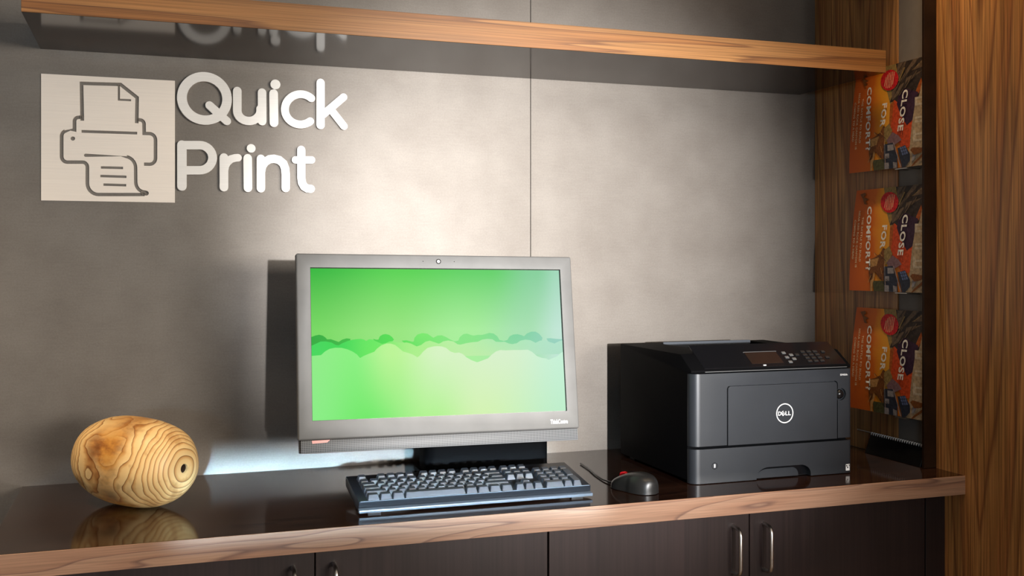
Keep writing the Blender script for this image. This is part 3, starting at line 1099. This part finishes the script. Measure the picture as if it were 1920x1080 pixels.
tube(b, [(-0.0045, 0.030, 0.0245), (0.0045, 0.030, 0.0245)], 0.0090, 20)
obj('scroll_wheel', b, M['red'], ms, local=True)
b = bmesh.new()
tube(b, [(0, 0.000, 0.0395), (0, 0.008, 0.0375), (0, 0.014, 0.0355)], 0.0006, 6)
obj('button_seam', b, M['gloss_black'], ms, local=True)
b = bmesh.new()
tube(b, [(0, 0.056, 0.008), (0.004, 0.075, 0.004), (0.015, 0.11, 0.0025), (0.04, 0.16, 0.0025), (0.07, 0.21, 0.0025), (0.10, 0.27, 0.0025)], 0.0018, 8)
obj('cable', b, M['black_plastic'], ms, local=True)

# ------------------------------------------------------------------ printer
PX0, PX1, PF = 1.0718, 1.4696, -0.4465
pr = empty('laser_printer', ((PX0 + PX1) / 2, -0.27, ZT), 'black laser printer with a paper drawer on the right half of the counter', 'printer')
b = bmesh.new()
prism(b, [(-0.092, 0.766), (-0.090, 1.030), (-0.393, 1.030), (-0.4415, 0.9985), (-0.4415, 0.993), (-0.424, 0.993), (-0.424, 0.766)], PX0, PX1, 'yz')
bmesh.ops.bevel(b, geom=[e for e in b.edges], offset=0.0025, segments=2, profile=0.5, affect='EDGES')
cutp = bmesh.new()
box(cutp, 1.165, 1.415, -0.31, -0.118, 1.012, 1.06)
bodym = boolean(tomesh(b), cutp, False)
obj('body', bodym, M['printer_body'], pr)
obj('bin_rear_highlight', bx(1.172, 1.413, -0.1215, -0.1182, 1.018, 1.0335, bev=0.001, seg=1), M['kb_lip'], pr)  # paler bluish bar: light on the bin's rear wall put into the colour


def front_outline(r=0.020, y=PF, yb=-0.4248, inset=0.0):
    a, bb = PX0 + inset, PX1 - inset
    return [(a, yb)] + arc(a + r, y + r * 0.9, r, r * 0.9, 180, 270, 8) + arc(bb - 0.010, y + 0.010, 0.010, 0.010, 270, 360, 6) + [(bb, yb)]


b = bmesh.new()
prism(b, front_outline(), 0.8395, 0.9915, 'xy')
dc = bmesh.new()
DX0, DX1, DTOP = 1.1542, 1.4319, 0.966
rr = 0.009
dout = [(DX0, 0.83), (DX1, 0.83)] + arc(DX1 - rr, DTOP - rr, rr, rr, 0, 90, 6) + arc(DX0 + rr, DTOP - rr, rr, rr, 90, 180, 6)
prism(dc, dout, -0.46, -0.4385)
disc(dc, (1.4395, 0.9355), 0, 0.0135, -0.46, -0.4400, 28)
bmesh.ops.recalc_face_normals(dc, faces=dc.faces)
fm = boolean(tomesh(b), dc)
obj('front_cover', fm, M['printer_front'], pr)
g = 0.0026
din = [(DX0 + g, 0.8388), (DX1 - g, 0.8388)] + arc(DX1 - rr, DTOP - rr, rr - g, rr - g, 0, 90, 6) + arc(DX0 + rr, DTOP - rr, rr - g, rr - g, 90, 180, 6)
b = bmesh.new()
prism(b, din, -0.4470, -0.4390)
fd = obj('fold_down_door', b, M['printer_front'], pr)
b = bmesh.new()
bmesh.ops.create_uvsphere(b, u_segments=20, v_segments=12, radius=0.0105)
b.transform(Matrix.Translation((1.4385, -0.4425, 0.9355)) @ Matrix.Diagonal((1, 0.75, 1, 1)))
obj('release_button', b, M['gloss_black'], pr)
b = bmesh.new()
disc(b, (1.2956, 0.9005), 0.0192, 0.0213, -0.4476, -0.4469, 44)
for ch, x, rot in (('D', -0.0126, 0), ('E', -0.0043, 38), ('L', 0.0048, 0), ('L', 0.0120, 0)):
    t = fit(text_mesh(ch, 0.01, 0.0003, offset=0.0002), 0.0078 if ch != 'L' else 0.0062, 0.0088)
    t.transform(Matrix.Translation((1.2956 + x, -0.4472, 0.9003)) @ UPRIGHT @ Matrix.Rotation(math.radians(rot), 4, 'Z'))
    b.from_mesh(t)
obj('round_emblem', b, M['white_print'], fd, sm=False)
t = fit(text_mesh('B3460dn', 0.01, 0.0002), 0.0185, 0.0042)
t.transform(Matrix.Translation((1.4475, -0.4467, 0.9785)) @ UPRIGHT)
obj('model_lettering', t, M['white_print'], pr, sm=False)
# paper drawer
b = bmesh.new()
prism(b, front_outline(), 0.7615, 0.8335, 'xy')
dc = bmesh.new()
hx0, hx1, hz = 1.2262, 1.362, 0.7868
prism(dc, [(hx0, 0.74), (hx1, 0.74), (hx1, 0.766)] + arc(hx1 - 0.026, hz - 0.020, 0.026, 0.020, 0, 90, 7) + arc(hx0 + 0.030, hz - 0.023, 0.030, 0.023, 90, 180, 7), -0.47, -0.4305)
bmesh.ops.recalc_face_normals(dc, faces=dc.faces)
dm = boolean(tomesh(b), dc)
b = bmesh.new()
prism(b, [(hx0 + 0.0045, 0.7625), (1.3350, 0.7625)] + arc(1.3350 - 0.016, 0.7815 - 0.016, 0.016, 0.016, 0, 90, 6) + arc(hx0 + 0.0305, 0.7635, 0.026, 0.0180, 90, 180, 7), -0.4390, -0.4310)
hr = b
dr = obj('paper_drawer', dm, M['printer_front'], pr)
obj('handle_recess', hr, M['printer_front'], dr)
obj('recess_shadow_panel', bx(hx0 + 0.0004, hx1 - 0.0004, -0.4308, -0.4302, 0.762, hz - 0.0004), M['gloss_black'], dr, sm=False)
tb = bmesh.new()
disc(tb, (1.1248, 0.7975), 0.0066, 0.0074, -0.4468, -0.4464, 8)
obj('tray_mark_frame', tb, M['gloss_black'], dr, sm=False)
t = fit(text_mesh('1', 0.01, 0.0002, offset=0.0002), 0.0030, 0.0072)
t.transform(Matrix.Translation((1.1248, -0.4467, 0.7975)) @ UPRIGHT)
obj('tray_number', t, M['white_print'], dr, sm=False)
st = obj('white_sticker', bx(1.4525, 1.4625, -0.4468, -0.4463, 0.7665, 0.7805), M['white_print'], dr, sm=False)
b = bmesh.new()
prism(b, [(1.4535, 0.7795), (1.4580, 0.7765), (1.4535, 0.7755)], -0.4470, -0.4467)
prism(b, [(1.4555, 0.7750), (1.4600, 0.7735), (1.4555, 0.7715)], -0.4470, -0.4467)
prism(b, [(1.4600, 0.7795), (1.4618, 0.7795), (1.4618, 0.7755), (1.4605, 0.7770)], -0.4470, -0.4467)
obj('sticker_print', b, M['gloss_black'], st, sm=False)
# rear body reaches the counter on feet
for x in (PX0 + 0.03, PX1 - 0.03):
    for y in (-0.40, -0.12):
        obj('rubber_foot', bx(x - 0.012, x + 0.012, y - 0.012, y + 0.012, ZT, 0.768), M['black_plastic'], pr, sm=False)
# control panel on the sloping front of the top
SL = math.atan2(1.030 - 0.9985, 0.4415 - 0.393)
PM = Matrix.Translation((0, -0.393, 1.030)) @ Matrix.Rotation(SL, 4, 'X')   # local -y runs down the slope, z is its normal
obj('control_panel', bx(1.105, 1.460, -0.054, 0.028, -0.002, 0.0012, bev=0.0008, seg=1), M['gloss_black'], pr, PM @ Matrix.Rotation(-SL * 0.0, 4, 'X'))
dsp = obj('display', bx(1.225, 1.305, -0.044, -0.004, 0.0010, 0.0022, bev=0.0004, seg=1), M['dark_glass'], pr, PM)
obj('display_frame', bx(1.2235, 1.3065, -0.0040, -0.0028, 0.0010, 0.0026), M['trim_grey'], dsp, PM, sm=False)
btn = None
for r_ in range(4):
    for c_ in range(3):
        x, y = 1.372 + c_ * 0.016, -0.008 - r_ * 0.011
        obj('button', bx(x - 0.0055, x + 0.0055, y - 0.0035, y + 0.0035, 0.0010, 0.0034, bev=0.0008, seg=1), M['black_plastic'], pr, PM)
for x, y in ((1.322, -0.010), (1.322, -0.026), (1.337, -0.018), (1.352, -0.018), (1.337, -0.032), (1.322, -0.042), (1.424, -0.010), (1.424, -0.030)):
    obj('button', bx(x - 0.0048, x + 0.0048, y - 0.0035, y + 0.0035, 0.0010, 0.0036, bev=0.0008, seg=1), M['trim_grey'] if x < 1.34 else M['black_plastic'], pr, PM)
obj('indicator_lamp', bx(1.250, 1.257, -0.0505, -0.0485, 0.0010, 0.0024), M['white_print'], pr, PM, sm=False)
obj('cover_highlight', bx(PX0 + 0.032, PX1 - 0.012, -0.4438, -0.4418, 0.9945, 0.9958), M['trim_grey'], pr, sm=False)  # grey strip painted in for the glint along the cover's top edge

# ------------------------------------------------------------------ magazine rack and magazines
rk = empty('magazine_rack', (1.684, -0.31, 0.80), 'wall rack of thin steel rods holding the three orange magazines', 'rack')
ZR = (1.681, 1.3861, 1.1051, 0.8065)
for z in ZR:
    b = bmesh.new()
    tube(b, [(1.6858, -0.188, z), (1.6815, -0.186, z), (1.6795, -0.190, z), (1.6795, -0.2, z), (1.6795, -0.44, z), (1.6815, -0.444, z), (1.6898, -0.444, z)], 0.0021, 8)
    obj('rod', b, M['rod'], rk, angle=60)
MZ = (1.447, 1.1565, 0.866)
YL, YW, MH = -0.201, 0.2485, 0.248
for z in MZ:
    b = bmesh.new()
    tube(b, [(1.6898, -0.36, z - 0.004), (1.655, -0.36, z - 0.0026), (1.655, -0.40, z - 0.0026), (1.6898, -0.40, z - 0.004)], 0.0014, 6)
    obj('support_hook', b, M['rod'], rk, angle=60)


def cover_pt(u, v, z0, off=0.0):
    xb = 1.6455 + 0.0170 * u
    xt = 1.6680
    x = xb + (xt - xb) * max(0.0, v) ** 1.9
    return Vector((x - off, YL - YW * u, z0 + MH * v))


def flat(pts, z0, off):
    """flat print on the bent cover"""
    bm = bmesh.new()
    f = bm.faces.new([bm.verts.new((u, v, 0)) for u, v in pts])
    bmesh.ops.triangulate(bm, faces=[f])
    for _ in range(3):
        es = [e for e in bm.edges if abs(e.verts[0].co.y - e.verts[1].co.y) > 0.12]
        if not es:
            break
        bmesh.ops.subdivide_edges(bm, edges=es, cuts=1)
        bmesh.ops.triangulate(bm, faces=bm.faces)
    for v in bm.verts:
        v.co = cover_pt(v.co.x, v.co.y, z0, off)
    return bm


def q(X, Y):       # enlarged view of the middle magazine -> cover coordinates
    v = (770 - Y) / 690
    xl = 245 + 105 * max(0, v) ** 1.5
    t = (X - xl) / (760 - xl)
    return (max(0, min(1, t)), max(0, min(1, v)))


def cover_text(body, X0_, Y0_, X1_, Y1_, hgt, z0, off, bold=0.0):
    """text running down the cover from (X0,Y0) to (X1,Y1) of the enlarged view, letter tops to the right"""
    a, bq = Vector(q(X0_, Y0_)), Vector(q(X1_, Y1_))
    ln = (a.y - bq.y)
    t = fit(text_mesh(body, 0.1, 0, offset=bold, space=1.12), 1.0, 1.0)
    for v in t.vertices:
        s = v.co.x + 0.5
        base = a.lerp(bq, s)
        v.co = cover_pt(base.x + v.co.y * hgt, base.y, z0, off)
    return t


def magazine(z0, label):
    r = empty('magazine', (1.665, YL - YW / 2, z0), label, 'magazine', 'orange magazines in the wall rack')
    bm = bmesh.new()
    nu, nv = 8, 14
    T = 0.0062
    gA = [[bm.verts.new(cover_pt(i / nu, j / nv, z0, 0)) for j in range(nv + 1)] for i in range(nu + 1)]
    gB = [[bm.verts.new(cover_pt(i / nu, j / nv, z0, -0.0006)) for j in range(nv + 1)] for i in range(nu + 1)]
    uv = bm.loops.layers.uv.new('UVMap')
    for i in range(nu):
        for j in range(nv):
            f = bm.faces.new([gA[i][j], gA[i + 1][j], gA[i + 1][j + 1], gA[i][j + 1]])
            for l, (a, c) in zip(f.loops, ((i, j), (i + 1, j), (i + 1, j + 1), (i, j + 1))):
                l[uv].uv = (a / nu, c / nv)
            bm.faces.new([gB[i][j], gB[i][j + 1], gB[i + 1][j + 1], gB[i + 1][j]])
    for i in range(nu):
        bm.faces.new([gA[i][0], gB[i][0], gB[i + 1][0], gA[i + 1][0]])
        bm.faces.new([gA[i][nv], gA[i + 1][nv], gB[i + 1][nv], gB[i][nv]])
    for j in range(nv):
        bm.faces.new([gA[0][j], gA[0][j + 1], gB[0][j + 1], gB[0][j]])
        bm.faces.new([gA[nu][j], gB[nu][j], gB[nu][j + 1], gA[nu][j + 1]])
    cv = obj('cover', bm, M['cover'], r, angle=60)
    # pages behind the cover
    b = bmesh.new()
    n = 14
    i0, i1 = 0.004, 0.996
    L = []
    for d in (-0.0008, -T):
        for uu in (i0, i1):
            L.append([b.verts.new(cover_pt(uu, 0.003 + 0.994 * j / n, z0, d)) for j in range(n + 1)])
    for j in range(n):
        for a, c in ((0, 1), (1, 3), (3, 2), (2, 0)):
            b.faces.new([L[a][j], L[c][j], L[c][j + 1], L[a][j + 1]])
    b.faces.new([L[0][0], L[2][0], L[3][0], L[1][0]])
    b.faces.new([L[0][n], L[1][n], L[3][n], L[2][n]])
    obj('pages', b, M['paper'], r, sm=False)
    lay = [0]

    def art(name, mat, *polys):
        lay[0] += 1
        bm = bmesh.new()
        for p in polys:
            fb = flat([q(*a) for a in p], z0, 0.00010 * lay[0])
            tmp = bpy.data.meshes.new('x')
            fb.to_mesh(tmp)
            fb.free()
            bm.from_mesh(tmp)
            bpy.data.meshes.remove(tmp)
        # keep the print facing outwards
        for f in bm.faces:
            f.normal_update()
            if f.normal.x > 0:
                f.normal_flip()
        me = bpy.data.meshes.new(name)
        bm.to_mesh(me)
        bm.free()
        o = obj(name, me, mat, cv, sm=False)
        if len(polys) > 1:
            o['kind'] = 'stuff'
        return o

    art('canyon_print', M['c_olive'], [(520, 80), (590, 78), (600, 300), (548, 345), (530, 250), (520, 160)])
    art('canyon_print', M['c_dark'], [(590, 78), (760, 50), (760, 300), (735, 380), (640, 420), (580, 330), (545, 330), (600, 200)])
    art('canyon_print', M['c_rock'], [(600, 85), (650, 75), (610, 180), (585, 200)], [(690, 70), (720, 66), (640, 180), (610, 230), (625, 170)], [(755, 90), (760, 140), (690, 150), (720, 110)],
        [(560, 250), (600, 235), (640, 215), (600, 290), (560, 320)], [(650, 190), (740, 165), (690, 200), (640, 230)])
    art('cliff_print', M['c_redorange'], [(575, 320), (600, 345), (640, 430), (690, 470), (680, 640), (620, 650), (570, 560), (540, 520), (550, 400)])
    art('cliff_print', M['c_rust'], [(735, 210), (745, 260), (720, 310), (705, 290)], [(548, 345), (575, 320), (560, 420), (545, 520), (535, 520)])
    art('purple_print', M['c_purple'], [(600, 300), (640, 255), (720, 300), (700, 380), (690, 470), (650, 500), (610, 420), (590, 350)])  # dark purple area of the cover artwork
    art('masthead_band', M['c_beige'], [(742, 230), (760, 150), (760, 770), (640, 770), (668, 640), (682, 500), (700, 380), (725, 320)])
    mp = [[(700, y), (758, y), (758, y + 14), (700, y + 14)] for y in (330, 372, 455, 480, 560, 600)]
    mp += [[(700, 330), (714, 330), (714, 386), (700, 386)], [(744, 430), (758, 430), (758, 500), (744, 500)], [(690, 540), (704, 540), (704, 614), (690, 614)]]
    art('masthead_print', M['c_pale'], *mp)
    art('masthead_print', M['c_black'], [(752, 372), (760, 366), (760, 402), (751, 398)], [(744, 448), (752, 440), (760, 440), (760, 472), (748, 470)])
    art('badge_print', M['c_crimson'], [(550 + 54 * math.cos(a), 180 + 70 * math.sin(a)) for a in [2 * PI * k / 20 for k in range(20)]])
    art('badge_print', M['c_cream'], *[[(x + 14, y0), (x + 17, y0), (x + 3, y1), (x, y1)] for x, y0, y1 in ((516, 155, 215), (526, 140, 228), (536, 130, 232), (546, 128, 232), (556, 128, 228), (566, 132, 215))])
    art('ground_print', M['c_green'], [(420, 700), (500, 700), (560, 740), (560, 770), (425, 770)])
    art('tree_print', M['c_brown'], [(398, 560), (440, 545), (480, 520), (500, 480), (530, 500), (505, 620), (500, 700), (470, 690), (440, 640), (425, 700), (400, 710), (395, 650)])
    art('tree_print', M['c_olive'], [(505, 500), (540, 470), (560, 520), (530, 580), (505, 600)])
    art('tree_print', M['c_sand'], [(408, 560), (470, 545), (450, 600), (410, 610)], [(404, 700), (418, 690), (430, 640), (440, 660), (420, 720), (415, 770), (402, 770)])
    art('house_print', M['c_mauve'], [(520, 580), (560, 530), (600, 560), (620, 590), (570, 620), (530, 610)])
    art('house_print', M['c_navy'], [(500, 605), (560, 600), (590, 700), (590, 770), (500, 770)], [(600, 640), (640, 628), (672, 690), (672, 730), (640, 770), (620, 770), (590, 640)])
    art('house_print', M['c_wall'], [(525, 612), (565, 612), (568, 650), (525, 652)], [(508, 668), (535, 668), (535, 700), (508, 700)], [(502, 728), (532, 728), (532, 770), (502, 770)], [(560, 728), (585, 735), (585, 770), (562, 770)], [(690, 690), (715, 690), (700, 730), (680, 740)])
    art('window_print', M['c_pane'], *[[(606 + i * 13 + j * 6, 640 + j * 19 - i * 3), (616 + i * 13 + j * 6, 638 + j * 19 - i * 3), (621 + i * 13 + j * 6, 653 + j * 19 - i * 3), (611 + i * 13 + j * 6, 655 + j * 19 - i * 3)] for i in range(3) for j in range(3)])
    rnd = random.Random(3)
    st = []
    for k in range(16):
        x, y = rnd.uniform(600, 730), rnd.uniform(70, 260)
        y = max(y, 80)
        l = rnd.uniform(18, 60)
        st.append([(x, y), (x + 5, y), (x + 5 - l * 0.6, y + l), (x - l * 0.6, y + l)])
    art('rock_print', M['c_rock'], *st[:8])
    art('rock_print', M['c_dark'], *st[8:])
    art('rock_print', M['c_olive'], [(640, 120), (646, 120), (612, 200), (606, 200)], [(735, 110), (741, 108), (690, 150), (684, 152)])
    art('figure_print', M['c_brown'], [(375, 110), (405, 100), (412, 118), (395, 130), (425, 150), (405, 160), (412, 185), (395, 180), (388, 140)])
    br = []
    for k in range(14):
        x, y = rnd.uniform(405, 520), rnd.uniform(500, 690)
        a, l = rnd.uniform(-1.2, 1.2), rnd.uniform(20, 55)
        br.append([(x, y), (x + 4, y), (x + 4 + l * math.sin(a), y + l * math.cos(a)), (x + l * math.sin(a), y + l * math.cos(a))])
    art('branch_print', M['c_dark'], *br[:7])
    art('branch_print', M['c_sand'], *br[7:])
    art('roof_print', M['c_brown'], [(690, 650), (760, 660), (745, 690), (700, 700), (675, 665)], [(700, 745), (760, 690), (760, 710), (690, 770), (680, 770)])
    art('line_print', M['c_wall'], [(566, 600), (570, 600), (618, 770), (612, 770)], [(508, 600), (511, 600), (511, 770), (508, 770)])
    off = 0.00010 * (lay[0] + 1)
    for body, a, h in (('COMFORT?', (430, 198, 393, 630), 0.070), ('FOR', (520, 330, 497, 486), 0.075), ('CLOSE', (650, 268, 612, 532), 0.080)):
        obj('cover_title', cover_text(body, *a, h * 0.92, z0, off, 0.0032), M['c_white'], cv, sm=False)
    for body, a in (('THE BATTLE TO BUILD', (381, 268, 338, 572)), ('NEAR RED ROCK CANYON IS', (363, 225, 307, 612)), ('COMING TO A HEAD', (329, 285, 290, 556))):
        obj('cover_subtitle', cover_text(body, *a, 0.027, z0, off, 0.0025), M['c_cream'], cv, sm=False)
    return r


magazine(MZ[0], 'orange magazine in the top tier of the wall rack, just below the shelf end')
magazine(MZ[1], 'orange magazine in the middle tier of the wall rack')
magazine(MZ[2], 'orange magazine in the lowest tier of the wall rack, behind the printer')

# ------------------------------------------------------------------ black spiral pad under the rack
pad = empty('spiral_pad', (1.665, -0.345, ZT), 'black spiral-bound pad leaning on the right wall behind the printer', 'notepad')
b = bmesh.new()
vs = []
sec = [(1.6530, ZT + 0.0002), (1.6640, ZT + 0.0002), (1.6762, 0.8030), (1.6712, 0.8050)]
for y in (-0.250, -0.445):
    vs.append([b.verts.new((x, y, z)) for x, z in sec])
b.faces.new(vs[0])
b.faces.new(vs[1][::-1])
for k in range(4):
    b.faces.new([vs[0][k], vs[1][k], vs[1][(k + 1) % 4], vs[0][(k + 1) % 4]])
bmesh.ops.bevel(b, geom=b.edges[:], offset=0.0006, segments=1, affect='EDGES')
obj('cover', b, M['gloss_black'], pad)
for k in range(24):
    y = -0.253 - k * 0.0080
    b = bmesh.new()
    ring = [(1.6735 + 0.0030 * math.cos(2 * PI * i / 12), y - 0.0006 * math.sin(2 * PI * i / 12), 0.8055 + 0.0038 * math.sin(2 * PI * i / 12)) for i in range(13)]
    tube(b, ring, 0.0009, 5, cap=False)
    obj('spiral_ring', b, M['wire_white'], pad, angle=60)
